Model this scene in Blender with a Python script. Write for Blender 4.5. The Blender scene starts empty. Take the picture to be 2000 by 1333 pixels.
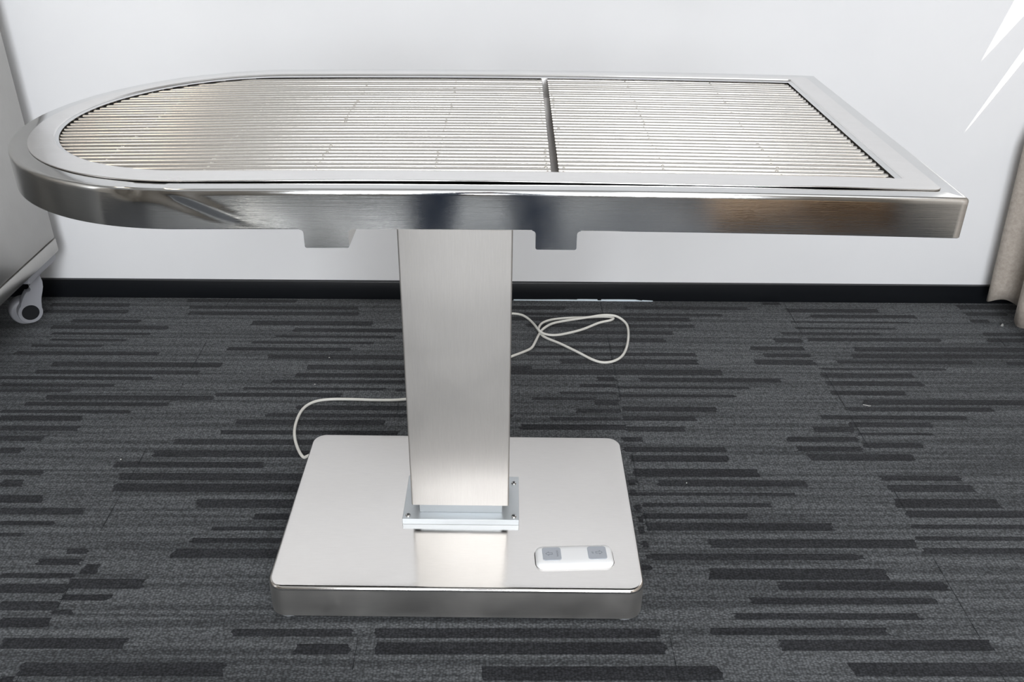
import bpy, bmesh, math, random
from mathutils import Vector, Matrix, Euler
random.seed(7)
C = bpy.context.scene.collection
PI = math.pi
S3 = Vector

# ------------------------------------------------------------------ camera
CAM = Vector((0.07541, -1.23143, 1.12144)); FPX = 1755.87
RX = Vector((0.999904, 0.001263, 0.013784)); RY = Vector((-0.01255, 0.502745, 0.864344)); RZ = Vector((-0.005838, -0.864434, 0.502713))
cd = bpy.data.cameras.new('camera'); cam = bpy.data.objects.new('camera', cd); C.objects.link(cam)
cd.sensor_width = 36; cd.lens = FPX / 2000 * 36; cd.clip_start = 0.01; cd.clip_end = 50
m = Matrix((RX, RY, RZ)).transposed().to_4x4(); m.translation = CAM
cam.matrix_world = m
bpy.context.scene.camera = cam
WY = 0.9231; WYAW = math.radians(0.7264)

def at(px, py, z=None, y=None):
    """where the sight line of a photo point meets a level plane or a plane parallel to the back wall"""
    D = -RZ + RX * ((px - 1000) / FPX) - RY * ((py - 666.5) / FPX)
    t = (z - CAM.z) / D.z if z is not None else (y - CAM.y) / D.y
    return CAM + D * t

# ------------------------------------------------------------------ materials
def mat(name, col, rough=0.5, metal=0.0, spec=0.5):
    m = bpy.data.materials.new(name); m.use_nodes = True
    b = m.node_tree.nodes['Principled BSDF']
    b.inputs['Base Color'].default_value = (*col, 1); b.inputs['Roughness'].default_value = rough
    b.inputs['Metallic'].default_value = metal; b.inputs['Specular IOR Level'].default_value = spec
    return m
def nd(m, t, **k):
    n = m.node_tree.nodes.new(t)
    for a, v in k.items(): setattr(n, a, v)
    return n
def lk(m, a, b): m.node_tree.links.new(a, b)
def bsdf(m): return m.node_tree.nodes['Principled BSDF']
def coords(m, scale, kind='Object'):
    tc = nd(m, 'ShaderNodeTexCoord'); mp = nd(m, 'ShaderNodeMapping'); mp.inputs['Scale'].default_value = scale
    lk(m, tc.outputs[kind], mp.inputs['Vector']); return mp.outputs['Vector']
def noise(m, vec, scale, detail=3, rough=.6):
    n = nd(m, 'ShaderNodeTexNoise'); n.inputs['Scale'].default_value = scale; n.inputs['Detail'].default_value = detail
    n.inputs['Roughness'].default_value = rough; lk(m, vec, n.inputs['Vector']); return n.outputs['Fac']
def ramp(m, fac, pts):
    r = nd(m, 'ShaderNodeValToRGB'); e = r.color_ramp.elements
    while len(e) < len(pts): e.new(.5)
    for el, (p, c) in zip(e, pts):
        el.position = p; el.color = (*c, 1) if not isinstance(c, (int, float)) else (c, c, c, 1)
    lk(m, fac, r.inputs['Fac']); return r.outputs['Color']
def bump(m, h, strength, dist=.001):
    b = nd(m, 'ShaderNodeBump'); b.inputs['Strength'].default_value = strength; b.inputs['Distance'].default_value = dist
    lk(m, h, b.inputs['Height']); lk(m, b.outputs['Normal'], bsdf(m).inputs['Normal'])
def steel(name, col, rough, grain, gscale=60, wave=0.0, rvar=.06, gstr=.12, tint=None):
    """brushed sheet: fine streaks stretched along one axis, faint smudges, a gentle waviness"""
    m = mat(name, col, rough, 1.0)
    v = coords(m, grain); n = noise(m, v, gscale, 4, .7)
    sm = noise(m, coords(m, (1, 1, 1)), 9, 4, .6)
    r = ramp(m, sm, [(.35, rough - rvar), (.7, rough + rvar)]); lk(m, r, bsdf(m).inputs['Roughness'])
    c2 = tuple(c * .93 for c in col)
    cr = ramp(m, n, [(.3, c2), (.7, col)]); lk(m, cr, bsdf(m).inputs['Base Color'])
    b1 = nd(m, 'ShaderNodeBump'); b1.inputs['Strength'].default_value = gstr; b1.inputs['Distance'].default_value = .0004
    lk(m, n, b1.inputs['Height'])
    if wave:
        w = noise(m, coords(m, (1, 1, 1)), 7, 1, .4)
        b2 = nd(m, 'ShaderNodeBump'); b2.inputs['Strength'].default_value = 1; b2.inputs['Distance'].default_value = wave
        lk(m, w, b2.inputs['Height']); lk(m, b2.outputs['Normal'], b1.inputs['Normal'])
    lk(m, b1.outputs['Normal'], bsdf(m).inputs['Normal'])
    return m
M = {}
M['skirt'] = steel('polished_steel', (.60, .605, .605), .10, (.25, .25, 10), 60, wave=.0010, rvar=.04, gstr=.085)
M['lip'] = steel('satin_steel_lip', (.72, .71, .70), .22, (1, 12, 12), 30, wave=.0002, gstr=.15)
M['rod'] = mat('rod_steel', (.68, .655, .62), .22, 1.0)
M['weld'] = mat('weld_steel', (.75, .72, .66), .22, 1.0)
M['tray_floor_shaded'] = steel('tray_floor_shaded_steel', (.34, .32, .305), .34, (1, 10, 10), 30)  # tray steel darkened: the shade between the rods is put into the colour
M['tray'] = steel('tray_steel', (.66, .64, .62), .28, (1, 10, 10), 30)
M['base'] = steel('base_brushed_steel', (.74, .72, .70), .13, (1.2, 30, 30), 30, wave=.0001, rvar=.02, gstr=.08)
M['base_side'] = steel('base_side_steel', (.74, .72, .69), .38, (1.0, 1, 40), 30, rvar=.05, gstr=.25)
M['column'] = steel('column_brushed_steel', (.66, .64, .615), .52, (40, 40, 1.2), 30, rvar=.03, gstr=.25)
M['alu'] = mat('matt_aluminium', (.60, .63, .65), .45, .6)
M['bolt'] = mat('bolt_steel', (.7, .7, .7), .2, 1.0)
M['hex'] = mat('bolt_socket', (.06, .06, .06), .5, .5)
M['white_plastic'] = mat('white_plastic', (.93, .94, .95), .28)
M['grey_pad'] = mat('grey_button_pad', (.44, .47, .52), .45)
M['ink'] = mat('grey_ink', (.13, .14, .17), .5)
M['black'] = mat('gap_shade_black', (.01, .01, .01), .6)
M['cord'] = mat('cord_pvc', (.74, .73, .68), .38)
M['baseboard'] = mat('black_baseboard', (.006, .007, .009), .32)
M['foot'] = mat('clear_plastic', (.75, .8, .85), .25); bsdf(M['foot']).inputs['Transmission Weight'].default_value = .75
M['cabinet'] = steel('cabinet_panel', (.52, .51, .49), .36, (30, 30, 1), 25, rvar=.05, gstr=.1)
M['caster'] = mat('caster_plastic', (.30, .305, .33), .4)
M['tyre'] = mat('caster_black', (.006, .007, .009), .45)
M['lint_grey'] = mat('grey_lint', (.30, .30, .29), .9)
M['paper'] = mat('white_sliver', (.75, .85, .92), .8)
M['lint'] = mat('lint', (.8, .8, .76), .9)
# wall paint
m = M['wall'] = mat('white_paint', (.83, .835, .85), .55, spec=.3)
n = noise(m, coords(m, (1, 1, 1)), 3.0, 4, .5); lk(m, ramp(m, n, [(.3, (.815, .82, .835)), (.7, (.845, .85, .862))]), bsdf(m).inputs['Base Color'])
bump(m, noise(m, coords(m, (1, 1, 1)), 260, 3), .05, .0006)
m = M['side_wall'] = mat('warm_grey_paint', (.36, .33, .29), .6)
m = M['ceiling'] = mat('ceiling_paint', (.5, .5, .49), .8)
m = M['frame'] = mat('window_frame', (.5, .5, .5), .4)
# curtain
m = M['curtain'] = mat('curtain_cloth', (.42, .37, .325), .9, spec=.1)
n = noise(m, coords(m, (1, 1, 1)), 90, 5, .75); lk(m, ramp(m, n, [(.3, (.34, .30, .26)), (.75, (.50, .45, .40))]), bsdf(m).inputs['Base Color'])
bump(m, n, .6, .002)
# carpet: loop pile in fine rows, streaky light and mid grey bands
def carpet(name, lo, hi, bands):
    m = mat(name, hi, .95, spec=.08)
    b = bsdf(m); b.inputs['Sheen Weight'].default_value = .12; b.inputs['Sheen Roughness'].default_value = .5
    v = coords(m, (1, 1, 1))
    wob = noise(m, coords(m, (1, 1, 1)), 26, 2)
    # loops: elongated voronoi cells in rows
    vo = nd(m, 'ShaderNodeTexVoronoi'); vo.inputs['Scale'].default_value = 1; vo.inputs['Randomness'].default_value = .62
    mp = nd(m, 'ShaderNodeMapping'); mp.inputs['Scale'].default_value = (200, 330, 1)
    tc = nd(m, 'ShaderNodeTexCoord'); lk(m, tc.outputs['Object'], mp.inputs['Vector']); lk(m, mp.outputs['Vector'], vo.inputs['Vector'])
    loop = ramp(m, vo.outputs['Distance'], [(.12, 1.0), (.72, .30)])
    fine = noise(m, coords(m, (1, 1, 1)), 420, 3, .8)
    finec = ramp(m, fine, [(.3, .7), (.7, 1.25)])
    base = noise(m, coords(m, (1.0, 55 if bands else 12, 1)), 1.3 if bands else 3, 3, .55)
    col = ramp(m, base, [(.40, lo), (.58, hi)])
    mx = nd(m, 'ShaderNodeMix', data_type='RGBA', blend_type='MULTIPLY'); mx.inputs['Factor'].default_value = 1
    lk(m, col, mx.inputs['A']); lk(m, loop, mx.inputs['B'])
    mx2 = nd(m, 'ShaderNodeMix', data_type='RGBA', blend_type='MULTIPLY'); mx2.inputs['Factor'].default_value = .8
    lk(m, mx.outputs['Result'], mx2.inputs['A']); lk(m, finec, mx2.inputs['B'])
    lk(m, mx2.outputs['Result'], b.inputs['Base Color'])
    bump(m, loop, .5, .0015)
    return m
M['carpet'] = carpet('carpet_grey', (.098, .105, .113), (.180, .191, .203), True)
M['carpet_dark'] = carpet('carpet_charcoal', (.036, .038, .044), (.050, .053, .060), False)
M['seam'] = mat('carpet_seam', (.02, .022, .024), 1, spec=.05)
M['denim'] = mat('denim', (.035, .06, .12), .9)
M['jacket'] = mat('jacket_cloth', (.12, .12, .13), .9)
M['skin'] = mat('skin', (.6, .38, .28), .55)
M['hair'] = mat('hair', (.02, .015, .012), .6)
M['shoe'] = mat('shoe_white', (.8, .8, .78), .5)
M['card'] = mat('cardboard', (.24, .15, .085), .85)
M['tape'] = mat('packing_tape', (.5, .36, .2), .35)
M['camera_black'] = mat('camera_black', (.02, .02, .02), .4)

# ------------------------------------------------------------------ mesh helpers
def tag(o, label=None, cat=None, group=None, kind=None):
    for k, v in (('label', label), ('category', cat), ('group', group), ('kind', kind)):
        if v: o[k] = v
    return o
def obj(name, bm, mats, parent=None, smooth=None):
    me = bpy.data.meshes.new(name)
    bmesh.ops.recalc_face_normals(bm, faces=bm.faces)
    if smooth is not None:
        for f in bm.faces: f.smooth = True
        for e in bm.edges:
            if len(e.link_faces) == 2 and e.calc_face_angle(0) > math.radians(smooth): e.smooth = False
    bm.to_mesh(me); bm.free()
    for mm in (mats if isinstance(mats, (list, tuple)) else [mats]): me.materials.append(M[mm])
    o = bpy.data.objects.new(name, me); C.objects.link(o)
    if parent: o.parent = parent
    return o
def empty(name, loc=(0, 0, 0), rot=(0, 0, 0)):
    o = bpy.data.objects.new(name, None); C.objects.link(o); o.location = loc; o.rotation_euler = rot
    o.empty_display_size = .05; return o
def box(bm, x0, x1, y0, y1, z0, z1, bev=0, seg=2, mi=0):
    vs = [bm.verts.new((x, y, z)) for z in (z0, z1) for y in (y0, y1) for x in (x0, x1)]
    fs = [bm.faces.new([vs[i] for i in q]) for q in ((0, 2, 3, 1), (4, 5, 7, 6), (0, 1, 5, 4), (1, 3, 7, 5), (3, 2, 6, 7), (2, 0, 4, 6))]
    for f in fs: f.material_index = mi
    if bev:
        es = list({e for f in fs for e in f.edges})
        bmesh.ops.bevel(bm, geom=es, offset=bev, segments=seg, profile=.5, affect='EDGES')
def loft(bm, loops, closed=True, cap0=False, cap1=False, mi=0):
    rows = [[bm.verts.new(p) for p in l] for l in loops]
    n = len(rows[0])
    for a, b in zip(rows, rows[1:]):
        for i in range(n if closed else n - 1):
            j = (i + 1) % n
            f = bm.faces.new((a[i], a[j], b[j], b[i])); f.material_index = mi
    if cap0: bm.faces.new(rows[0]).material_index = mi
    if cap1: bm.faces.new(rows[-1]).material_index = mi
    return rows
def rrect(x0, x1, y0, y1, r, n=8):
    out = []
    for cx, cy, a0 in ((x1 - r, y0 + r, -PI / 2), (x1 - r, y1 - r, 0), (x0 + r, y1 - r, PI / 2), (x0 + r, y0 + r, PI)):
        for k in range(n + 1):
            a = a0 + PI / 2 * k / n; out.append((cx + r * math.cos(a), cy + r * math.sin(a)))
    return out
def smoothpath(pts, n=8, closed=False):
    P = [Vector(p) for p in pts]; out = []
    for i in range(len(P) - 1):
        p0 = P[i - 1] if i else P[0] * 2 - P[1]; p1, p2 = P[i], P[i + 1]; p3 = P[i + 2] if i + 2 < len(P) else p2 * 2 - p1
        for k in range(n):
            t = k / n
            out.append(.5 * ((2 * p1) + (p2 - p0) * t + (2 * p0 - 5 * p1 + 4 * p2 - p3) * t * t + (3 * p1 - p0 - 3 * p2 + p3) * t ** 3))
    out.append(P[-1]); return out
def tube(bm, path, r, n=8, mi=0, caps=True):
    up = Vector((0, 0, 1)); loops = []
    prev = None
    for i, p in enumerate(path):
        t = (path[min(i + 1, len(path) - 1)] - path[max(i - 1, 0)]).normalized()
        if prev is None:
            a = up if abs(t.z) < .9 else Vector((1, 0, 0)); u = t.cross(a).normalized()
        else: u = (prev - t * prev.dot(t)).normalized()
        prev = u; w = t.cross(u); rr = r(i / (len(path) - 1)) if callable(r) else r
        loops.append([p + (u * math.cos(2 * PI * k / n) + w * math.sin(2 * PI * k / n)) * rr for k in range(n)])
    loft(bm, loops, True, caps, caps, mi)
def disc(bm, c, r, z0, z1, n=20, r1=None, mi=0):
    r1 = r if r1 is None else r1
    loft(bm, [[(c[0] + q * math.cos(2 * PI * k / n), c[1] + q * math.sin(2 * PI * k / n), z) for k in range(n)] for q, z in ((r, z0), (r1, z1))], True, True, True, mi)

# ================================================================== THE ROOM
XL, XR, YF, H = -2.5, 1.50, -2.75, 2.6
room = Matrix.Translation((0, WY, 0)) @ Matrix.Rotation(WYAW, 4, 'Z') @ Matrix.Translation((0, -WY, 0))
def struct(name, bm, mats, smooth=None):
    o = obj(name, bm, mats, None, smooth); o.matrix_world = room; o['kind'] = 'structure'; return o
bm = bmesh.new(); box(bm, XL - .1, XR + .1, WY, WY + .1, 0, H); struct('wall_back', bm, 'wall')
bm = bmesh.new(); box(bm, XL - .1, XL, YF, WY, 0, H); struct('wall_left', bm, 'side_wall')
# right wall with a window opening
WZ0, WZ1, WYA, WYB = .86, 2.3, -1.5, WY - .012
bm = bmesh.new()
box(bm, XR, XR + .1, YF, WY, 0, WZ0); box(bm, XR, XR + .1, YF, WY, WZ1, H); box(bm, XR, XR + .1, YF, WYA, WZ0, WZ1)
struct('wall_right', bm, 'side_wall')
# front wall (behind the photographer) with a wide window
FX0, FX1, FZ0, FZ1 = -.72, .95, .40, 2.45
bm = bmesh.new()
box(bm, XL - .1, FX0, YF - .1, YF, 0, H); box(bm, FX1, XR + .1, YF - .1, YF, 0, H)
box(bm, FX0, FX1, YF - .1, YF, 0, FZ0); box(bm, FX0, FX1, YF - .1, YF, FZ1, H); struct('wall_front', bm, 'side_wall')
bm = bmesh.new(); t = .045
for x in (FX0, FX0 + (FX1 - FX0) / 3, FX0 + (FX1 - FX0) * 2 / 3, FX1): box(bm, x - t / 2, x + t / 2, YF - .07, YF - .02, FZ0, FZ1)
for z in (FZ0, FZ1): box(bm, FX0, FX1, YF - .07, YF - .02, z - t / 2, z + t / 2)
struct('window_1', bm, 'frame')
bm = bmesh.new()
for z in (WZ0, WZ1): box(bm, XR + .05, XR + .09, WYA, WYB, z - .02, z + .02)
box(bm, XR + .05, XR + .09, WYA - .02, WYA + .02, WZ0, WZ1)
box(bm, XR + .05, XR + .09, -.32, -.28, WZ0, WZ1)
struct('window_2', bm, 'frame')
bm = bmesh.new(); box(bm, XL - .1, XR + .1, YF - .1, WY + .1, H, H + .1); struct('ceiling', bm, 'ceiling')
bm = bmesh.new(); box(bm, XL, XR, WY - .010, WY + .02, 0, .0527, .0015, 2); struct('baseboard_back', bm, 'baseboard', 30)
# pale sliver where the floor edge shows under the baseboard
bm = bmesh.new(); pts = []
xs = [(1003, .9), (1060, 1.0), (1100, 1.2), (1126, 1.1), (1127.5, 1.6), (1166, 1.5), (1167, .5), (1173, .5), (1174, 1.5), (1205, 1.6), (1240, 1.5), (1246, 1), (1252, .5), (1254, 1.0), (1274, .6)]
yy = WY - .0102
for px, h in xs:
    p = room.inverted() @ at(px, 585, z=.002); pts.append((p.x, h))
loft(bm, [[(x, yy, .0005 + .0) for x, h in pts], [(x, yy - .0012, .0005) for x, h in pts], [(x, yy - .0012, .0005 + .0032 * h) for x, h in pts], [(x, yy, .0005 + .0032 * h) for x, h in pts]], False)
struct('trim_1', bm, 'paper')

# ------------------------------------------------------------------ carpet floor with its dark runs
STR = []
def crop(ox, oy, s, rows):
    for x0, x1, yc, h in rows: STR.append((ox + x0 / s, ox + x1 / s, oy + yc / s, h / s))
crop(0, 570, 5, [(500, 1280, 130, 34), (420, 1250, 195, 34), (1830, 2900, 90, 30), (1850, 3500, 158, 30), (1840, 3500, 214, 34), (700, 1370, 290, 34), (500, 1640, 350, 34), (500, 1470, 412, 22), (500, 1240, 472, 20), (300, 1000, 530, 24), (150, 1560, 603, 36), (500, 2160, 713, 46), (350, 1960, 788, 38), (0, 1500, 845, 32), (0, 1130, 915, 28), (0, 700, 970, 28), (450, 2090, 1036, 42), (230, 1650, 1100, 36), (0, 1260, 1172, 30), (0, 450, 1235, 34)])
crop(400, 570, 5, [(450, 1640, 310, 44), (860, 1990, 378, 36), (680, 1860, 440, 22), (450, 1660, 500, 24), (220, 1420, 562, 32), (620, 3000, 642, 40), (1000, 3200, 745, 46), (880, 2700, 822, 42), (650, 2500, 882, 32), (380, 1760, 950, 24), (1860, 2600, 966, 26), (100, 1340, 1010, 38), (900, 2900, 1138, 44), (600, 3000, 1212, 36)])
crop(0, 800, 3.3333, [(0, 540, 58, 34), (0, 510, 125, 32), (0, 290, 190, 32), (0, 150, 268, 38), (0, 280, 412, 34), (0, 155, 482, 46), (0, 275, 585, 50), (0, 540, 665, 44), (0, 360, 742, 26), (0, 150, 818, 24), (1730, 2500, 42, 20), (1530, 2500, 85, 34), (1430, 2600, 152, 28), (1130, 2600, 215, 36), (1000, 2500, 292, 44), (745, 1720, 362, 38), (780, 2100, 440, 46), (740, 2100, 512, 54), (1280, 2100, 615, 56), (1650, 2050, 700, 40), (1380, 2000, 778, 26), (1240, 1950, 855, 32)])
crop(0, 1060, 2.857, [(380, 490, 50, 30), (960, 1640, 62, 52), (210, 455, 110, 36), (460, 550, 150, 56), (0, 410, 187, 26), (0, 375, 258, 52), (385, 800, 232, 56), (0, 320, 355, 52), (340, 615, 308, 34), (0, 270, 448, 54), (290, 410, 390, 28), (1300, 1970, 505, 42), (0, 700, 565, 60), (1650, 1950, 597, 58), (110, 1250, 710, 76), (0, 80, 768, 38)])
crop(600, 1180, 2.857, [(380, 1950, 165, 54), (370, 2000, 250, 68), (980, 2290, 390, 80)])
crop(1000, 570, 4, [(-800, 420, 125, 28), (880, 1850, 130, 22), (-500, 1640, 178, 20), (-600, 1390, 213, 28), (110, 1420, 268, 26), (480, 1260, 322, 28), (340, 1190, 380, 32), (180, 900, 435, 18), (120, 1440, 490, 26), (380, 1450, 548, 38), (1860, 2290, 445, 30), (1960, 2330, 499, 28), (-400, 1640, 630, 44), (670, 810, 685, 34), (1000, 2100, 692, 32), (530, 815, 735, 26), (820, 1860, 752, 18), (370, 820, 793, 20), (830, 1740, 815, 22), (150, 650, 838, 22), (650, 840, 866, 44), (500, 850, 932, 32), (860, 1600, 920, 36), (300, 860, 995, 24), (870, 1440, 992, 36), (60, 890, 1060, 42), (890, 1350, 1075, 38)])
crop(1500, 570, 4, [(-50, 100, 95, 18), (140, 860, 150, 30), (330, 1150, 195, 24), (180, 1100, 240, 12), (210, 1000, 288, 14), (110, 880, 330, 20), (50, 270, 383, 32), (310, 1350, 378, 28), (670, 2200, 455, 36), (660, 2200, 508, 34), (-100, 365, 553, 38), (540, 1600, 553, 24), (1480, 2200, 125, 34), (1540, 1860, 178, 26), (1580, 1720, 232, 24), (1680, 2200, 335, 24), (1720, 2200, 383, 32), (1870, 2200, 565, 26), (410, 1380, 607, 18), (420, 1140, 658, 36), (455, 1210, 720, 36), (490, 1070, 795, 34), (740, 2200, 868, 40), (620, 1760, 922, 32), (410, 1550, 985, 32), (640, 1280, 1042, 38), (350, 670, 1078, 44), (700, 1290, 1114, 18)])
crop(1200, 840, 5, [(80, 280, 95, 44), (90, 1080, 195, 48), (160, 1110, 283, 62), (190, 1400, 422, 78), (420, 1870, 525, 60), (150, 1770, 630, 32), (270, 1530, 735, 38), (270, 1300, 845, 52), (310, 2130, 950, 76), (930, 2950, 1115, 86), (1690, 2380, 95, 50), (1780, 2420, 188, 48), (1900, 2920, 273, 64), (320, 2440, 1245, 40), (130, 210, 515, 56), (170, 225, 615, 60), (200, 255, 770, 80), (220, 275, 880, 60), (245, 300, 980, 70), (265, 325, 1120, 60)])
crop(1600, 840, 5, [(430, 1000, 152, 52), (600, 1380, 475, 48), (680, 1500, 575, 70), (740, 1760, 722, 90), (850, 2200, 828, 68), (890, 2200, 948, 38), (940, 2200, 1065, 42), (1010, 2200, 1185, 56)])
crop(1250, 1070, 2.6667, [(60, 1130, 50, 34), (360, 1290, 140, 58), (730, 1600, 202, 44), (580, 1540, 280, 34), (490, 1460, 360, 34), (370, 1290, 438, 38), (730, 1830, 510, 58), (1100, 2200, 637, 72), (0, 100, 445, 34), (0, 110, 525, 66), (0, 420, 655, 74), (0, 60, 105, 28)])
bm = bmesh.new()
inv = room.inverted()
v = [bm.verts.new((x, y, 0)) for x, y in ((XL, YF), (XR, YF), (XR, WY), (XL, WY))]; bm.faces.new(v)
zoff = .00025
def quad(x0, x1, y0, y1, z, mi, ragged=.004):
    j = lambda: random.uniform(-ragged, ragged)
    n = 4
    L = [(x0 + j(), y0 + (y1 - y0) * k / n) for k in range(n + 1)]; R = [(x1 + j(), y0 + (y1 - y0) * k / n) for k in range(n + 1)]
    f = bm.faces.new([bm.verts.new((x, y, z)) for x, y in L[::-1] + R]); f.material_index = mi
SEAMS = [-1.654, -1.160, -.664, -.168, .326, .822, 1.316]
for i, (x0, x1, y, h) in enumerate(STR):
    xm = min(max((x0 + x1) / 2, 0), 2000)
    a = inv @ at(x0, y, z=0); b = inv @ at(x1, y, z=0)
    c0 = inv @ at(xm, y - h / 2, z=0); c1 = inv @ at(xm, y + h / 2, z=0)
    yc = (a.y + b.y) / 2; hh = (c0.y - c1.y) / 2
    if x0 < -5: a.x -= .25
    if yc + hh > WY - .012: continue
    quad(a.x, b.x, yc - hh, yc + hh, zoff + .00003 * (i % 9), 1)
# the same runs carry on beyond what the photograph shows
y = -.40
while y > YF + .05:
    h = random.choice((.010, .013, .018, .021)); x = XL + random.uniform(0, .4)
    while x < XR - .1:
        w = random.uniform(.2, .7); quad(x, min(x + w, XR - .01), y - h, y, zoff, 1); x += w + random.uniform(.15, .6)
    y -= h + random.choice((.008, .012, .016, .02))
for i in range(60):
    x = random.uniform(XL, -1.35); yy_ = random.uniform(-.4, .85); quad(x, min(x + random.uniform(.2, .5), -1.25), yy_, yy_ + .014, zoff + .0003, 1)
for s in SEAMS:
    for k in range(60):
        ya = YF + k * (WY - YF) / 60; yb = ya + (WY - YF) / 60
        if random.random() < .6: quad(s - .00045, s + .00045, ya, yb, zoff + .0006, 2, .0003)
struct('floor', bm, ['carpet', 'carpet_dark', 'seam'])

# ================================================================== THE LIFTING GROOMING TABLE
table = empty('lift_table')
tag(table, 'stainless steel lifting table with a rounded left end and rod grate top', 'table')
# --- base
bm = bmesh.new()
BX, BY0, BY1, BH = .30, -.2045, .2045, .0701
loops = []
for off, z in ((.010, .0085), (.0, .0085), (0, .0640), (.0004, .0665), (.0016, .0686), (.0036, .0699), (.006, .0701)):
    loops.append([(x, y, z) for x, y in rrect(-BX + off, BX - off, BY0 + off, BY1 - off, .026 - off, 8)])
loft(bm, loops, True, True, True)
for f in bm.faces:
    if f.calc_center_median().z < .0645: f.material_index = 1
base = obj('base', bm, ['base', 'base_side'], table, 50)
bm = bmesh.new()
for sx in (-1, 1):
    for sy in (-1, 1):
        b2 = bmesh.new(); disc(b2, (0, 0), .021, 0, .0095, 20, .017); 
        o = obj('foot', b2, 'foot', base); o.location = (sx * .272, sy * .178, 0); o['label'] = 'clear plastic foot'
bm.free()
# --- mounting flange and bolts
bm = bmesh.new(); box(bm, -.0997, .1004, -.0544, .0640, .0701, .0815, .0006, 1)
flange = obj('mounting_flange', bm, 'alu', table, 30); flange['label'] = 'matt pale aluminium flange'
for px, py in ((-.0905, -.0455), (.0913, -.0455), (.0913, .0440), (-.0905, .0440)):
    bm = bmesh.new()
    prof = [(.0046, .0), (.0046, .0006), (.0043, .0018), (.0034, .0028), (.0022, .0031), (.0021, .0012), (.0005, .0011)]
    loft(bm, [[(r * math.cos(2 * PI * k / 18), r * math.sin(2 * PI * k / 18), z) for k in range(18)] for r, z in prof], True, True, True)
    for f in bm.faces:
        if f.calc_center_median().length < .003 and f.calc_center_median().z < .0022 and f.calc_center_median().z > .0005: f.material_index = 1
    o = obj('bolt', bm, ['bolt', 'hex'], flange, 40); o.location = (px, py, .0815)
# --- column: outer sleeve over an inner tube
bm = bmesh.new(); box(bm, -.0715, .0712, -.0362, .046, .0815, .20, .0015, 2)
obj('inner_tube', bm, 'alu', table, 30)
bm = bmesh.new(); x0, x1, y0, y1 = -.0840, .0824, -.0412, .052
o1 = rrect(x0, x1, y0, y1, .0028, 4); o2 = rrect(x0 + .003, x1 - .003, y0 + .003, y1 - .003, .001, 4)
N = 24; zs = [.1020 + (.716 - .1020) * k / N for k in range(N + 1)]
loft(bm, [[(x, y, .125) for x, y in o2], [(x, y, .1020) for x, y in o2], [(x, y, .1020) for x, y in o1]] + [[(x, y, z) for x, y in o1] for z in zs[1:]], True, False, True)
obj('column', bm, 'column', table, 30)

# --- tabletop. Local frame: origin on the column axis at rim height; the long ends sag a few millimetres
TROT = (Matrix.Rotation(math.radians(-.2608), 4, 'Z') @ Matrix.Rotation(math.radians(-1.0958), 4, 'X') @ Matrix.Rotation(math.radians(-.303), 4, 'Y')).to_euler()
TZ = .76363
def sag(bm):
    for v in bm.verts: v.co.z -= .0191 * (v.co.x - .1) ** 2
def topobj(name, bm, mats, parent=table, smooth=None, top=True):
    sag(bm); o = obj(name, bm, mats, parent, smooth)
    if top: o.location = (0, 0, TZ); o.rotation_euler = TROT
    return o
def dshape(xr, yc, R, xc, cr=.002, ns=150, na=110, nr=4, nside=24):
    """outline of the top: straight long edges, square right end, half round left end (counter clockwise from the front left)"""
    P = []
    for k in range(ns): P.append((xc + (xr - cr - xc) * k / ns, yc - R))
    for k in range(nr): a = -PI / 2 + PI / 2 * k / nr; P.append((xr - cr + cr * math.cos(a), yc - R + cr + cr * math.sin(a)))
    for k in range(nside): P.append((xr, yc - R + cr + (2 * R - 2 * cr) * k / nside))
    for k in range(nr): a = PI / 2 * k / nr; P.append((xr - cr + cr * math.cos(a), yc + R - cr + cr * math.sin(a)))
    for k in range(ns): P.append((xr - cr - (xr - cr - xc) * k / ns, yc + R))
    for k in range(na): a = PI / 2 + PI * k / na; P.append((xc + R * math.cos(a), yc + R * math.sin(a)))
    return P
RO, XC, YC = .2970, -.290, -.0014
def outer(off): return dshape(.5832 - off, YC, RO - off, XC, max(.0035 - off, .0008))
bm = bmesh.new()
prof = [(.060, 0.0), (.030, 0.0), (.0045, 0.0), (.0028, -.0003), (.0013, -.0012), (.0004, -.0026), (0, -.0045)]
nz = 14
prof += [(0, -.0045 - (.0472 - .0045 - .001) * k / nz) for k in range(1, nz + 1)]
prof += [(.0012, -.0472), (.014, -.0472), (.014, -.0460), (.0022, -.0455)]
loops = []
for off, z in prof:
    L = [(x, y, z) for x, y in outer(off)]
    loops.append(L)
# the dent near the front left: the folded edge is pushed in and a crease runs down to the right
def dent(x, y, z, off):
    if y > YC - .18 or x < -.42 or x > -.10: return x, y, z
    g = lambda a, s: math.exp(-(a / s) ** 2)
    sp = (.0045 - off if z > -.0001 else .0045 + max(0, -z - .0002)) if off < .03 else -1   # way along the folded edge
    if sp < 0 or off > .0012 and z < -.04: return x, y, z
    dx = x + .322
    a = .6 * g(dx - .012, .016) + .8 * g(dx + .018, .014)
    y += .0036 * a * g(sp - .0075, .0060); z -= .0014 * a * g(sp - .0040, .0045)
    t = min(max(sp - .006, 0) / .041, 1); xc = -.316 + .085 * t
    y += .0014 * g(x - xc, .012) * (1 - t) * min(t * 6, 1) - .0010 * g(x - xc - .020, .012) * (1 - t) * min(t * 6, 1)
    return x, y, z
loops = [[dent(x, y, z, off) for x, y, z in L] for (off, _), L in zip(prof, loops)]
loft(bm, loops, True)
topobj('tabletop_frame', bm, 'skirt', smooth=38)
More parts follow.
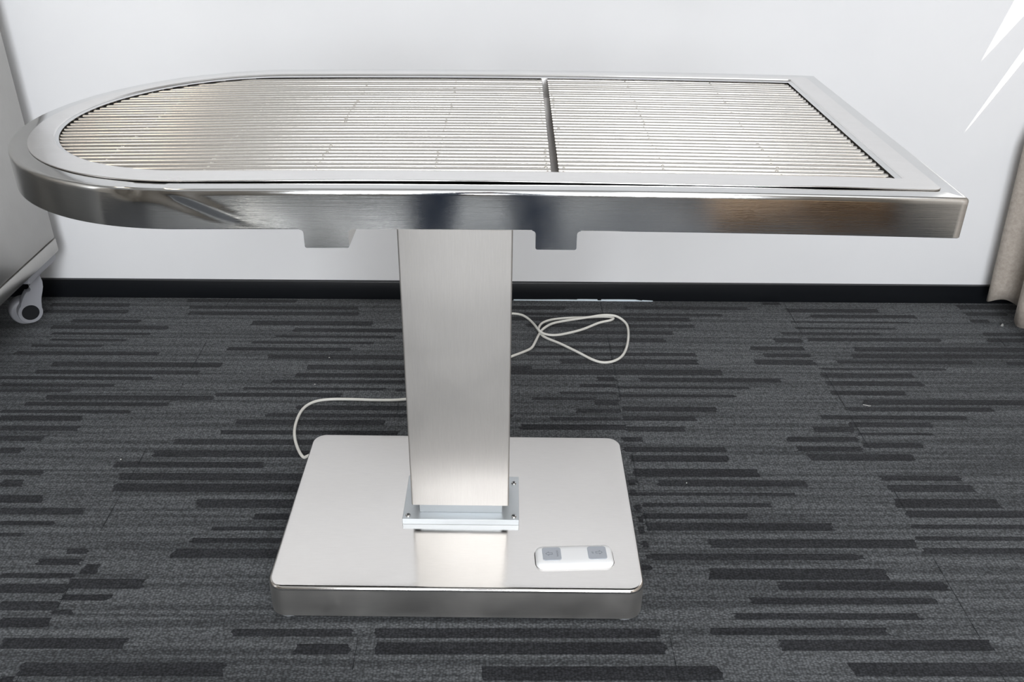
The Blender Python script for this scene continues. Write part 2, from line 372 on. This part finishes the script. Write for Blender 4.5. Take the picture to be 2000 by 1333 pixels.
# --- drain tray with a wide flat lip laid on the frame
bm = bmesh.new()
def lipline(off): return dshape(.5622 - off, YC - .001, .2738 - off, XC, max(.010 - off, .004), nr=8)
def lift(x, y):
    if y > -.15: return .0004
    return .0004 + .0017 * math.exp(-((x + .02) / .26) ** 2) + .0009 * math.exp(-((x - .43) / .055) ** 2) 
A = lipline(.004); B_ = lipline(.0005); Cc = lipline(0); 
inner = dshape(.5335, .0065, .2465, XC, .006, nr=8)
innerb = dshape(.5315, .0065, .2445, XC, .006, nr=8)
bot = dshape(.528, .0065, .241, XC, .008, nr=8)
T = .0013
mid = [((a[0] + b[0]) / 2, (a[1] + b[1]) / 2) for a, b in zip(A, inner)]
loops = [[(x, y, lift(x, y)) for x, y in A], [(x, y, lift(x, y)) for x, y in Cc], [(x, y, lift(x, y) + T * .7) for x, y in Cc], [(x, y, lift(x, y) + T) for x, y in B_],
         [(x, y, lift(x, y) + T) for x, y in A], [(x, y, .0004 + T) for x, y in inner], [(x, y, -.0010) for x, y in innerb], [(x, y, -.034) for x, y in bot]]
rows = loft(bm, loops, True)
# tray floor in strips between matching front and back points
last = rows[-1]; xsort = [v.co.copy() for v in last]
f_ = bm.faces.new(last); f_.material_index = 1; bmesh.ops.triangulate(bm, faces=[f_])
tray = topobj('tray', bm, ['lip', 'tray_floor_shaded'], smooth=30)
# --- the two lift-out grates
def grate(xl, xr, bars, left):
    bm = bmesh.new(); r = .0037; n = 35; y0, y1 = -.2290, .2420; zc = -.0052
    ends = []
    for i in range(n):
        y = y0 + (y1 - y0) * i / (n - 1)
        xa = xl
        if left:
            q = .2400 ** 2 - (y - .0065) ** 2; xa = XC - math.sqrt(max(q, 0)) if q > 0 else XC
        dz = random.uniform(-.0004, .0004)
        m_ = max(2, int((xr - xa) / .06)); pts = []
        for k in range(m_ + 1):
            x = xa + (xr - xa) * k / m_
            pts.append(Vector((x, y + random.uniform(-.0003, .0003), zc + dz)))
        # rounded rod ends
        pts = [pts[0] + Vector((-.0005, 0, 0))] + pts + [pts[-1] + Vector((.0005, 0, 0))]
        L = len(pts) - 1
        tube(bm, pts, (lambda t, L=L: r * .55 if (t < .5 / L or t > 1 - .5 / L) else r), 12)
        ends.append((xa, y))
    g = topobj('grate', bm, 'rod', smooth=50)
    for xb in bars:
        b2 = bmesh.new(); ya, yb = y0 - .006, y1 + .004
        if left and xb < XC:
            hh = math.sqrt(max(.238 ** 2 - (xb - XC) ** 2, 0)); ya, yb = max(ya, .0065 - hh), min(yb, .0065 + hh)
        zb = zc - .0062
        tube(b2, [Vector((xb, ya + (yb - ya) * k / 4, zb)) for k in range(5)], .0032, 8)
        for i in range(n):
            y = y0 + (y1 - y0) * i / (n - 1)
            if not (ya < y < yb): continue
            for s in (-1, 1):
                bmesh.ops.create_icosphere(b2, subdivisions=1, radius=random.uniform(.0020, .0028), matrix=Matrix.Translation((xb + random.uniform(-.0022, .0022), y + s * .0046, zc - random.uniform(-.0005, .0010))))
        topobj('cross_bar', b2, 'weld', parent=g, smooth=60, top=False)
    if left:
        b2 = bmesh.new(); pts = []
        for k in range(60):
            a = PI / 2 + .12 + (PI - .24) * k / 59; pts.append(Vector((XC + .2375 * math.cos(a), .0065 + .2375 * math.sin(a), zc - .0062)))
        tube(b2, pts, .0032, 8)
        for xa, y in ends[2:-2]:
            bmesh.ops.create_icosphere(b2, subdivisions=1, radius=.0028, matrix=Matrix.Translation((xa + .001, y - .003, zc - .0028)))
        o = topobj('edge_bar', b2, 'weld', parent=g, smooth=60, top=False)
    return g
g1 = grate(-.53, .1255, [-.415, -.283, -.151, -.011, .121], True); g1['label'] = 'long grate with a half round left end'
g2 = grate(.1350, .5245, [.1395, .260, .396, .520], False); g2['label'] = 'short rectangular grate'
# --- two square channels that carry the top on the column
for x0, x1 in ((-.1533, -.1030), (.1075, .1538)):
    bm = bmesh.new()
    y0 = YC - RO + .0005; y1 = YC + RO - .002; zt, zb = -.0440, -.0700
    if x0 < 0: zb = -.0695
    # U section with small fillets where it meets the skirt
    sec = []
    fil = .004
    for k in range(5):
        a = PI / 2 * k / 4; sec.append((x0 - fil + fil * math.sin(a), zt - .0034 - fil * (1 - math.cos(a)) * 0 - fil * (1 - math.cos(a))))
    for k in range(5):
        a = PI / 2 * k / 4; sec.append((x0 + .0022 * (1 - math.cos(a)), zb + .0022 * (1 - math.sin(a))))
    for k in range(5):
        a = PI / 2 * k / 4; sec.append((x1 - .0022 * (1 - math.sin(a)), zb + .0022 * (1 - math.cos(a))))
    for k in range(5):
        a = PI / 2 * k / 4; sec.append((x1 + fil * (1 - math.cos(a)), zt - .0034 - fil + fil * math.sin(a)))
    sec += [(x1 + fil, zt), (x0 - fil, zt)]
    ys = [y0 - .0004, y0, y0 + .0008, y0 + .0014] + [y0 + (y1 - y0) * k / 6 for k in range(1, 7)]
    loft(bm, [[(x, y, z) for x, z in sec] for y in ys], True, True, True)
    o = topobj('support_channel', bm, 'skirt', smooth=35)
# --- hand control let into the base
pc = Vector((.1908, -.1330)); ang = math.radians(3.0)
bm = bmesh.new(); W2, D2 = .0638, .0235
loops = []
for off, z in ((.0, -.004), (0, .0030), (.0007, .0052), (.0022, .0072), (.005, .0086), (.011, .0092)):
    L = []
    for x, y in rrect(-W2 + off, W2 - off, -D2 + off, D2 - off, max(.0125 - off, .003), 8):
        L.append((x, y, z + (.0016 * (1 - (x / W2) ** 2) if z > .004 else 0)))
    loops.append(L)
loft(bm, loops, True, False, False)
topl = loops[-1]; nr_ = 10
grid = {}
f_ = bm.faces.new([v for v in bm.verts[:][-len(topl):]]) if False else None
bm.verts.ensure_lookup_table(); lastv = bm.verts[-len(topl):]
fc = bm.faces.new(lastv)
bm2 = None
panel = obj('control_panel', bm, 'white_plastic', table, 40)
panel.location = (pc.x, pc.y, BH); panel.rotation_euler = (0, 0, ang); panel['label'] = 'white plastic hand control'
b2 = bmesh.new(); q = rrect(-W2 - .0012, W2 + .0012, -D2 + .0004, D2 + .0008, .0135, 8)
loft(b2, [[(x, y, -.003) for x, y in q], [(x, y, .00035) for x, y in q]], True, True, True)
o = obj('recess_shade', b2, 'black', panel)  # black plate painting the shade of the gap round the control
def textmesh(body, size):
    cu = bpy.data.curves.new('t', 'FONT'); cu.body = body; cu.size = size; cu.align_x = 'CENTER'; cu.align_y = 'CENTER'; cu.resolution_u = 3
    to = bpy.data.objects.new('t', cu); C.objects.link(to)
    dg = bpy.context.evaluated_depsgraph_get(); dg.update()
    me = bpy.data.meshes.new_from_object(to.evaluated_get(dg)); bpy.data.objects.remove(to); return me
for cx, dirn, word in ((-.0372, -1, 'DOWN'), (.0375, 1, 'UP')):
    bm = bmesh.new(); q = rrect(-.0152, .0152, -.0148, .0148, .0045, 6)
    zt = .0092 + .0016 + .0004
    loft(bm, [[(x, y, -.004) for x, y in q], [(x, y, 0) for x, y in q], [(x * .97, y * .97, .0005) for x, y in q]], True, False, True)
    # outlined arrow
    arr = [(-.0045, -.0022), (.0015, -.0022), (.0015, -.0048), (.0070, 0), (.0015, .0048), (.0015, .0022), (-.0045, .0022)]
    ox = .0020 if dirn > 0 else -.0035
    arr = [(dirn * x + ox, y) for x, y in arr]
    cxx = sum(p[0] for p in arr) / 7
    inn = []
    nA = len(arr)
    for i in range(nA):   # inset outline
        p, a, b = Vector(arr[i]), Vector(arr[i - 1]), Vector(arr[(i + 1) % nA])
        d1 = (p - a).normalized(); d2 = (b - p).normalized(); n1 = Vector((-d1.y, d1.x)) * dirn; n2 = Vector((-d2.y, d2.x)) * dirn
        bis = (n1 + n2).normalized(); inn.append(p + bis * (.0006 / max(bis.dot(n1), .3)))
    ra = [bm.verts.new((x, y, .00062)) for x, y in arr]; rb = [bm.verts.new((x, y, .00062)) for x, y in inn]
    for i in range(nA):
        j = (i + 1) % nA; bm.faces.new((ra[i], ra[j], rb[j], rb[i])).material_index = 1
    me = textmesh(word, .0042); nb = len(bm.verts); nf = len(bm.faces); bm.from_mesh(me)
    bm.verts.ensure_lookup_table(); bm.faces.ensure_lookup_table()
    tx = .0088 if dirn < 0 else -.0078
    for v in bm.verts[nb:]:
        x, y = v.co.x, v.co.y; v.co = (tx + y, -x * (1 if 1 else 0), .00064)
    for f in bm.faces[nf:]: f.material_index = 1
    o = obj('button', bm, ['grey_pad', 'ink'], panel, 40); o.location = (cx, .0012, zt - (.0016 * (cx / W2) ** 2) - .0002)
    o['label'] = 'grey button with arrow and the word ' + word

# ================================================================== POWER CORD
R = .0032
def fl(px, py, z=0): p = at(px, py, z=R + z); return p
cordp = [(fl(640, 868, 0) + Vector((.02, 0, 0))), fl(606, 889), fl(592, 893), fl(580, 872), fl(575, 845), fl(581, 818), fl(594, 797), fl(615, 785), fl(645, 780.5), fl(690, 780.5), fl(740, 782), fl(790, 780.5),
         fl(850, 770), fl(930, 735), fl(975, 708), fl(1001, 696), fl(1022, 688), fl(1038, 680), fl(1046, 667), fl(1053, 653), fl(1062, 642, .0055), fl(1080, 632, .003), fl(1110, 626), fl(1150, 620, .003), fl(1178, 616, .0062), fl(1203, 618, .0064),
         fl(1221, 630), fl(1227, 645), fl(1226, 670), fl(1218, 692), fl(1203, 704), fl(1182, 708.5), fl(1160, 704), fl(1130, 689), fl(1095, 672), fl(1066, 660), fl(1056, 652, .0), fl(1052, 642), fl(1060, 631), fl(1080, 624.5), fl(1112, 621.5), fl(1145, 620.5),
         fl(1172, 619), fl(1190, 619.5), fl(1198, 622), fl(1192, 626), fl(1170, 631), fl(1140, 643), fl(1110, 651), fl(1085, 655), fl(1065, 653, .004), fl(1053, 646, .0125), fl(1044, 635, .006), fl(1033, 624), fl(1020, 616), fl(1003, 613), fl(985, 614), fl(950, 622), fl(900, 640), fl(860, 655)]
bm = bmesh.new(); tube(bm, smoothpath(cordp, 6), R, 10)
cord = obj('power_cord', bm, 'cord', None, 60); tag(cord, 'off-white power cord looped on the carpet behind the steel table', 'cord')

# ================================================================== CABINET AT THE LEFT
XF, YB, ZB, ZS = -1.0627, .850, .1590, .1941
cab = empty('cabinet', (-1.40, .45, 0)); tag(cab, 'brushed steel cabinet on casters at the left edge by the wall', 'cabinet')
def rel(o, parent): o.location = tuple(-Vector(parent.location)); return o
x0c = -1.72; y0c = -.65  # front end extended out of view to shade the left of the wall
bm = bmesh.new(); box(bm, x0c, XF, y0c, YB, ZS + .0012, 1.45, .003, 2); rel(obj('body', bm, 'cabinet', cab, 30), cab)
bm = bmesh.new(); box(bm, x0c - .001, XF + .002, y0c - .001, YB + .001, ZB, ZS, .004, 2); rel(obj('bottom_rail', bm, 'cabinet', cab, 30), cab)
for xx in (-1.205, x0c + .02):
    for yy1 in (.60, y0c + .02):
        pass
def caster(cx, cy, sx):
    bm = bmesh.new(); box(bm, cx - .055, cx + .058, cy - .06, cy + .085, .138, ZB, .004, 2)
    o = rel(obj('caster_plate', bm, 'caster', cab, 30), cab)
    ctr = Vector((cx, cy, .0405)); n_ = Vector((.60, -.80, 0)); u = Vector((.80, .60, 0)); w = Vector((0, 0, 1))
    # teardrop side cover: a round hub with a neck leaning up and back, a hook notch on its front side
    hub = [(.0285 * math.cos(a), .0285 * math.sin(a)) for a in [math.radians(128 + (372 - 128) * k / 24) for k in range(25)]]
    neck = [(.0290, .012), (.0305, .022), (.0335, .034), (.0385, .047), (.0430, .060), (.0445, .074), (.0425, .088), (.0370, .096), (.0300, .093), (.0190, .078), (.0125, .070),
            (.0142, .066), (.0145, .0615), (.0118, .0575), (.0070, .0560), (.0035, .0570), (-.002, .0510), (-.009, .0410), (-.0145, .0310)]
    out = hub + neck
    def ring(pts, d, q, sh=(0, 0)): return [tuple(ctr + u * (x * q + sh[0]) + w * (z * q + sh[1]) + n_ * d) for x, z in pts]
    bm = bmesh.new(); L = [ring(out, .006, .985), ring(out, .008, 1), ring(out, .024, 1), ring(out, .026, .975)]
    loft(bm, L, True, True, True)
    big = [(.0360 * math.cos(2 * PI * k / 40), .0360 * math.sin(2 * PI * k / 40)) for k in range(40)]
    L = [ring(big, d, q, (-.007, -.0044)) for d, q in ((-.026, .93), (-.022, 1), (-.004, 1), (.003, .95), (.0055, .86))]
    loft(bm, L, True, True, True)
    rel(obj('caster_housing', bm, 'caster', cab, 40), cab)
    bm = bmesh.new()
    P = [ctr + n_ * d for d in (.020, .0262, .0268)]
    tube(bm, P, lambda t: .0195 if t > .9 else .020, 32)
    rel(obj('caster_wheel', bm, 'tyre', cab, 40), cab)
_c = at(60, 611, z=.0405) - Vector((.60, -.80, 0)) * .026; caster(_c.x, _c.y, 1); caster(-1.66, .742, 1); caster(-1.1165, -.50, 1); caster(-1.66, -.50, 1)

# ================================================================== CURTAIN AT THE RIGHT
SUNR, SUNY = 2.1, .70          # fall and depth travelled per metre the sunlight runs across the room
XCUR = 1.395
def wally(x): return WY + x * math.tan(WYAW)
def edge_y(z):
    """how near the curtain's rear edge comes to the back wall at each height: it falls back in two places"""
    x = None
    if 1.42 < z < 2.25: return wally(XCUR) - .004 - SUNY * min(.17, (z - 1.42) * 2, (2.25 - z) * 2)  # upper gap added so an unseen sun patch brightens the right rods
    a1, a2 = .644 + SUNR * (XCUR - 1.190), .453 + SUNR * (XCUR - 1.187)
    if z > a1: x = 1.190 + (z - a1) / 1.40
    elif z > a2 + .07: x = 1.190 + (a1 - z) / .62
    if abs(z - a2) < .07:
        s = .22 if z > a2 else .25
        x = 1.187 + abs(z - a2) / s
    full = wally(XCUR) - .004
    if x is None or x > XCUR: return full
    return full - SUNY * (XCUR - x)
bm = bmesh.new()
plan = smoothpath([(1.415, .915, 0), (1.372, .902, 0), (1.350, .884, 0), (1.352, .862, 0), (1.385, .846, 0), (1.418, .826, 0), (1.412, .800, 0), (1.372, .778, 0), (1.360, .745, 0), (1.385, .715, 0), (1.42, .690, 0), (1.41, .655, 0), (1.365, .635, 0), (1.365, .595, 0), (1.41, .57, 0), (1.42, .53, 0), (1.37, .50, 0), (1.36, .46, 0), (1.41, .43, 0), (1.42, .39, 0), (1.37, .36, 0), (1.36, .32, 0), (1.41, .28, 0), (1.42, .24, 0), (1.37, .2, 0), (1.37, .15, 0), (1.42, .1, 0), (1.40, 0, 0), (1.38, -.2, 0), (1.41, -.35, 0), (1.38, -.5, 0), (1.41, -.7, 0), (1.38, -.9, 0), (1.41, -1.1, 0), (1.38, -1.35, 0), (1.40, -1.6, 0)], 6)
zs = [.045 + .045 * k for k in range(14)] + [.66 + .0045 * k for k in range(190)]
z = zs[-1]
while z < 2.44: z += .08; zs.append(z)
rows = []
for z in zs:
    k = min(max((z - .45) / .25, 0), 1); k = k * k * (3 - 2 * k)
    row = []
    ey = edge_y(z)
    for i, p in enumerate(plan):
        yy1 = p.y + (0 if i else 0)
        # squeeze the first part so the rear edge follows edge_y
        span = .30; s = (p.y - (.915 - span)) / span
        if s > 0: yn = (.915 - span) + s * (ey - (.915 - span)) if k > .02 else p.y
        else: yn = p.y
        yn = p.y + (yn - p.y) * k
        x = p.x + (XCUR - p.x) * k * (1 if s > -.2 else .6)
        x -= .030 * min(z / .45, 1) * (1 - k)
        dz = .010 * math.sin(i * .35) if z < .05 else 0
        row.append((x, yn, z + dz))
    rows.append(row)
loft(bm, rows, False)
cur = obj('curtain', bm, 'curtain', None, 60)
sm = cur.modifiers.new('thickness', 'SOLIDIFY'); sm.thickness = .002
tag(cur, 'beige floor-length curtain hanging at the right edge of the room', 'curtain')

# ================================================================== LINT
for px, py, s, lab in ((1957, 637, .006, 'small pale tuft of lint on the carpet in front of the curtain'), (1693, 793, .004, 'thin white thread of lint on the carpet right of the table'), (1341, 944, .0022, 'tiny white speck on the carpet right of the steel base'), (643, 699, .0022, 'tiny white speck on the carpet left of the column, nearer the wall'), (615, 751, .0022, 'tiny white speck on the carpet just above the cord left of the column'), (236, 898, .0022, 'tiny white speck on the carpet far left of the steel base')):
    bm = bmesh.new(); p = at(px, py, z=.001)
    if px == 1693:
        tube(bm, smoothpath([(-.008, .003, .001), (-.002, 0, .0015), (.004, -.002, .001), (.008, -.002, .001)], 4), .0005, 5)
    else:
        bmesh.ops.create_icosphere(bm, subdivisions=2, radius=s * .6)
        for v in bm.verts: v.co.x *= random.uniform(.7, 1.2); v.co.z = abs(v.co.z) * .9 * (2.2 if px == 1957 else 1)
    o = obj('lint', bm, 'lint_grey' if px == 1957 else 'lint', None, 60); o.location = (p.x, p.y, .001); tag(o, lab, 'lint', 'bits of lint on the carpet')

# ================================================================== BEHIND THE CAMERA: what the polished edge mirrors
def skin_body(name, chains, mat_, parent, sub=1):
    """chains: list of [(point, radius), ...]; the first point of later chains may repeat an earlier one"""
    bm = bmesh.new(); lay = bm.verts.layers.skin.verify(); idx = {}
    def V(p, r):
        key = tuple(round(c, 4) for c in p)
        if key not in idx:
            v = bm.verts.new(p); v[lay].radius = (r, r); v[lay].use_root = not idx; idx[key] = v
        return idx[key]
    for ch in chains:
        vs = [V(p, r) for p, r in ch]
        for a, b in zip(vs, vs[1:]): bm.edges.new((a, b))
    me = bpy.data.meshes.new(name); bm.to_mesh(me); bm.free()
    o = bpy.data.objects.new(name, me); C.objects.link(o)
    o.modifiers.new('skin', 'SKIN').use_smooth_shade = True
    su = o.modifiers.new('sub', 'SUBSURF'); su.levels = sub + 1; su.render_levels = sub + 1
    dg = bpy.context.evaluated_depsgraph_get(); dg.update()
    me2 = bpy.data.meshes.new_from_object(o.evaluated_get(dg)); me2.name = name
    bpy.data.objects.remove(o)
    me2.materials.clear(); me2.materials.append(M[mat_])
    for p in me2.polygons: p.use_smooth = True
    n = bpy.data.objects.new(name, me2); C.objects.link(n); n.parent = parent; return n
per = empty('person', (0, -1.62, 0)); tag(per, 'person in blue jeans and dark jacket standing and holding a camera', 'person')
Y0 = 0.0   # local: person faces +y
def P(x, y, z): return (x, y, z)
hipL, hipR = P(-.095, 0, .86), P(.115, 0, .86)
pel = P(.01, -.01, .93)
legL = [(pel, .13), (hipL, .092), (P(-.125, .04, .48), .060), (P(-.140, .0, .30), .056), (P(-.145, -.02, .10), .040)]
legR = [(pel, .13), (hipR, .092), (P(.125, .05, .48), .060), (P(.132, .01, .30), .056), (P(.135, -.01, .10), .040)]
neck = P(.02, .07, 1.42); chest = P(.015, .03, 1.22)
shL, shR = P(-.135, .04, 1.32), P(.165, .04, 1.32)
elL, elR = P(-.175, .10, 1.06), P(.215, .10, 1.06)
wrL, wrR = P(-.03, .285, 1.09), P(.17, .285, 1.09)
head = [(neck, .052), (P(.025, .10, 1.49), .055), (P(.03, .125, 1.56), .082), (P(.03, .115, 1.63), .080)]
body = skin_body('body', [[(pel, .10), (chest, .105), (neck, .05)], legL, legR, [(chest, .105), (shL, .05), (elL, .038), (wrL, .026), (P(.0, .315, 1.095), .030)], [(chest, .105), (shR, .05), (elR, .038), (wrR, .026), (P(.145, .315, 1.095), .030)], head,
      [(P(-.145, -.02, .10), .04), (P(-.148, .0, .055), .034), (P(-.155, .10, .035), .030)], [(P(.135, -.01, .10), .04), (P(.138, .01, .055), .034), (P(.148, .11, .035), .030)]], 'skin', per)
for sx, wx in ((-1, -.0), (1, .145)):
    ch = []
    for k, (dy, dz, ln) in enumerate(((.000, .028, .9), (.004, .010, 1), (.003, -.008, .95), (0, -.024, .8))):
        b = Vector((wx, .318 + dy, 1.095 + dz)); d = Vector((-sx * .45, .8, 0)).normalized() * .030 * ln; d2 = Vector((-sx * 1.0, .1, 0)) * .022 * ln
        skin_body('finger', [[(tuple(b), .0085), (tuple(b + d), .0080), (tuple(b + d + d2), .0072)]], 'skin', per)
    b = Vector((wx, .305, 1.115)); skin_body('thumb', [[(tuple(b), .010), (tuple(b + Vector((-sx * .02, .015, .02))), .009), (tuple(b + Vector((-sx * .035, .03, .022))), .008)]], 'skin', per)
skin_body('jeans', [[(pel, .150), (hipL, .108), (P(-.125, .04, .48), .074), (P(-.140, .0, .30), .066), (P(-.145, -.02, .075), .060)], [(pel, .150), (hipR, .108), (P(.125, .05, .48), .074), (P(.132, .01, .30), .066), (P(.135, -.01, .075), .060)]], 'denim', per)
skin_body('jacket', [[(P(.01, -.01, .90), .138), (P(.01, 0, 1.05), .118), (chest, .125), (P(.02, .06, 1.37), .07)], [(chest, .125), (shL, .060), (elL, .048), (P(-.055, .262, 1.085), .040)], [(chest, .125), (shR, .060), (elR, .052), (P(.195, .262, 1.085), .040)]], 'jacket', per)
skin_body('hair', [[(P(.03, .085, 1.57), .080), (P(.03, .095, 1.64), .085), (P(.03, .12, 1.68), .06)]], 'hair', per)
for s in (-1, 1):
    bm = bmesh.new(); bmesh.ops.create_uvsphere(bm, u_segments=10, v_segments=8, radius=.012, matrix=Matrix.Translation((.03 + s * .031, .196, 1.585)))
    obj('eye', bm, 'shoe', per, 60)
bm = bmesh.new(); tube(bm, [Vector((.03, .198, 1.585)), Vector((.03, .212, 1.560)), Vector((.03, .216, 1.548)), Vector((.03, .200, 1.542))], lambda t: .006 + .006 * t, 8); obj('nose', bm, 'skin', per, 60)
bm = bmesh.new(); tube(bm, smoothpath([(.008, .196, 1.520), (.03, .205, 1.518), (.052, .196, 1.520)], 4), .005, 6); obj('mouth', bm, 'skin', per, 60)
for s in (-1, 1):
    bm = bmesh.new(); bmesh.ops.create_uvsphere(bm, u_segments=10, v_segments=8, radius=.022, matrix=Matrix.Translation((.03 + s * .085, .115, 1.575)) @ Matrix.Diagonal((.35, .7, 1.3, 1))); obj('ear', bm, 'skin', per, 60)
for s, x, y in ((-1, -.150, .045), (1, .143, .055)):
    bm = bmesh.new(); L = []
    for t, w, h in ((-.11, .026, .060), (-.095, .036, .085), (-.03, .038, .090), (.03, .042, .066), (.08, .046, .050), (.12, .042, .040), (.145, .026, .028), (.15, .012, .016)):
        L.append([(x + (w * math.cos(a)), y + t, .004 + max(0, h * .5 + h * .5 * math.sin(a))) for a in [2 * PI * k / 14 for k in range(14)]])
    loft(bm, L, True, True, True); obj('shoe', bm, 'shoe', per, 60)
# the camera in their hands
cm = empty('photo_camera', tuple(CAM + RZ * .095), cam.rotation_euler); tag(cm, 'black camera held in the hands of the standing person', 'camera')
cm.matrix_world = Matrix.Translation(CAM + RZ * .095) @ m.__class__.Identity(4) if False else (Matrix.Translation(CAM + RZ * .095) @ Matrix((RX, RY, RZ)).transposed().to_4x4())
bm = bmesh.new(); box(bm, -.065, .065, -.045, .040, -.018, .035, .008, 3); box(bm, -.022, .022, .038, .062, -.012, .028, .006, 2); obj('camera_body', bm, 'camera_black', cm, 40)
bm = bmesh.new(); tube(bm, [Vector((0, 0, -.018)), Vector((0, 0, -.05)), Vector((0, 0, -.085))], .035, 24); obj('lens', bm, 'camera_black', cm, 40)
# white shoes and cardboard boxes mirrored as pale and brown patches
for (x, y, rz, lab) in ((-.72, -2.05, -1.2, 'white trainer on the carpet behind the person, further left'), (-.42, -2.02, -1.35, 'white trainer on the carpet behind the person, nearer the person')):
    bm = bmesh.new(); L = []
    for t, w, h in ((-.13, .026, .060), (-.115, .036, .085), (-.05, .038, .085), (.0, .042, .070), (.06, .046, .054), (.11, .042, .042), (.135, .028, .030), (.14, .012, .016)):
        L.append([(w * math.cos(a), t, .004 + max(0, h * .5 + h * .5 * math.sin(a))) for a in [2 * PI * k / 14 for k in range(14)]])
    loft(bm, L, True, True, True); o = obj('trainer', bm, 'shoe', None, 60); o.location = (x, y, 0); o.rotation_euler = (0, 0, rz); tag(o, lab, 'shoe', 'white trainers on the carpet')
for (x, y, w, d, h, rz, lab) in ((.90, -2.33, .27, .26, .12, .06, 'closed cardboard box on the carpet, the lower of two side by side'), (1.20, -2.36, .28, .30, .15, -.05, 'closed cardboard box on the carpet, the taller of two side by side')):
    e = empty('cardboard_box', (x, y, 0), (0, 0, rz)); tag(e, lab, 'box', 'cardboard boxes')
    bm = bmesh.new(); box(bm, -w / 2, w / 2, -d / 2, d / 2, .001, h, .003, 1); obj('carton', bm, 'card', e)
    bm = bmesh.new(); box(bm, -w / 2 - .0006, w / 2 + .0006, -.025, .025, h - .06, h + .0008); obj('tape', bm, 'tape', e)

# ================================================================== LIGHT
sc = bpy.context.scene
wd = bpy.data.worlds.new('sky'); sc.world = wd; wd.use_nodes = True
bg = wd.node_tree.nodes['Background']; bg.inputs['Color'].default_value = (.82, .90, 1, 1); bg.inputs['Strength'].default_value = .9
def area(name, loc, rot, sx, sy, power, col):
    l = bpy.data.lights.new(name, 'AREA'); l.shape = 'RECTANGLE'; l.size = sx; l.size_y = sy; l.energy = power; l.color = col
    o = bpy.data.objects.new(name, l); C.objects.link(o); o.location = loc; o.rotation_euler = rot; return o
# daylight entering through the wide window behind the photographer
area('window_daylight', ((FX0 + FX1) / 2, YF - .0, (FZ0 + FZ1) / 2), (PI / 2, 0, 0), FX1 - FX0, FZ1 - FZ0, 126, (.95, .97, 1.0))
# unseen fill added under the ceiling to brighten the front floor and right rods
area("added_fill_light", (1.05, -1.20, H - .02), (0, 0, 0), 1.2, 1.2, 7, (.95, .975, 1))
area("added_fill_light", (-1.25, .10, H - .02), (0, 0, 0), .3, .6, 2.5, (1, .88, .70))  # unseen warm fill, added for cream glints on the left rods
sl = bpy.data.lights.new('sun', 'SUN'); sl.energy = 13; sl.angle = math.radians(.5); sl.color = (1, .96, .88)
so = bpy.data.objects.new('sun', sl); C.objects.link(so)
dvec = Vector((-1, SUNY, -SUNR)).normalized(); so.rotation_euler = dvec.to_track_quat('-Z', 'Y').to_euler(); so.location = (2.5, .2, 2.8)

vs = sc.view_settings; vs.view_transform = 'Standard'; vs.look = 'None'; vs.gamma = 1; vs.use_curve_mapping = False; vs.exposure = 0.16
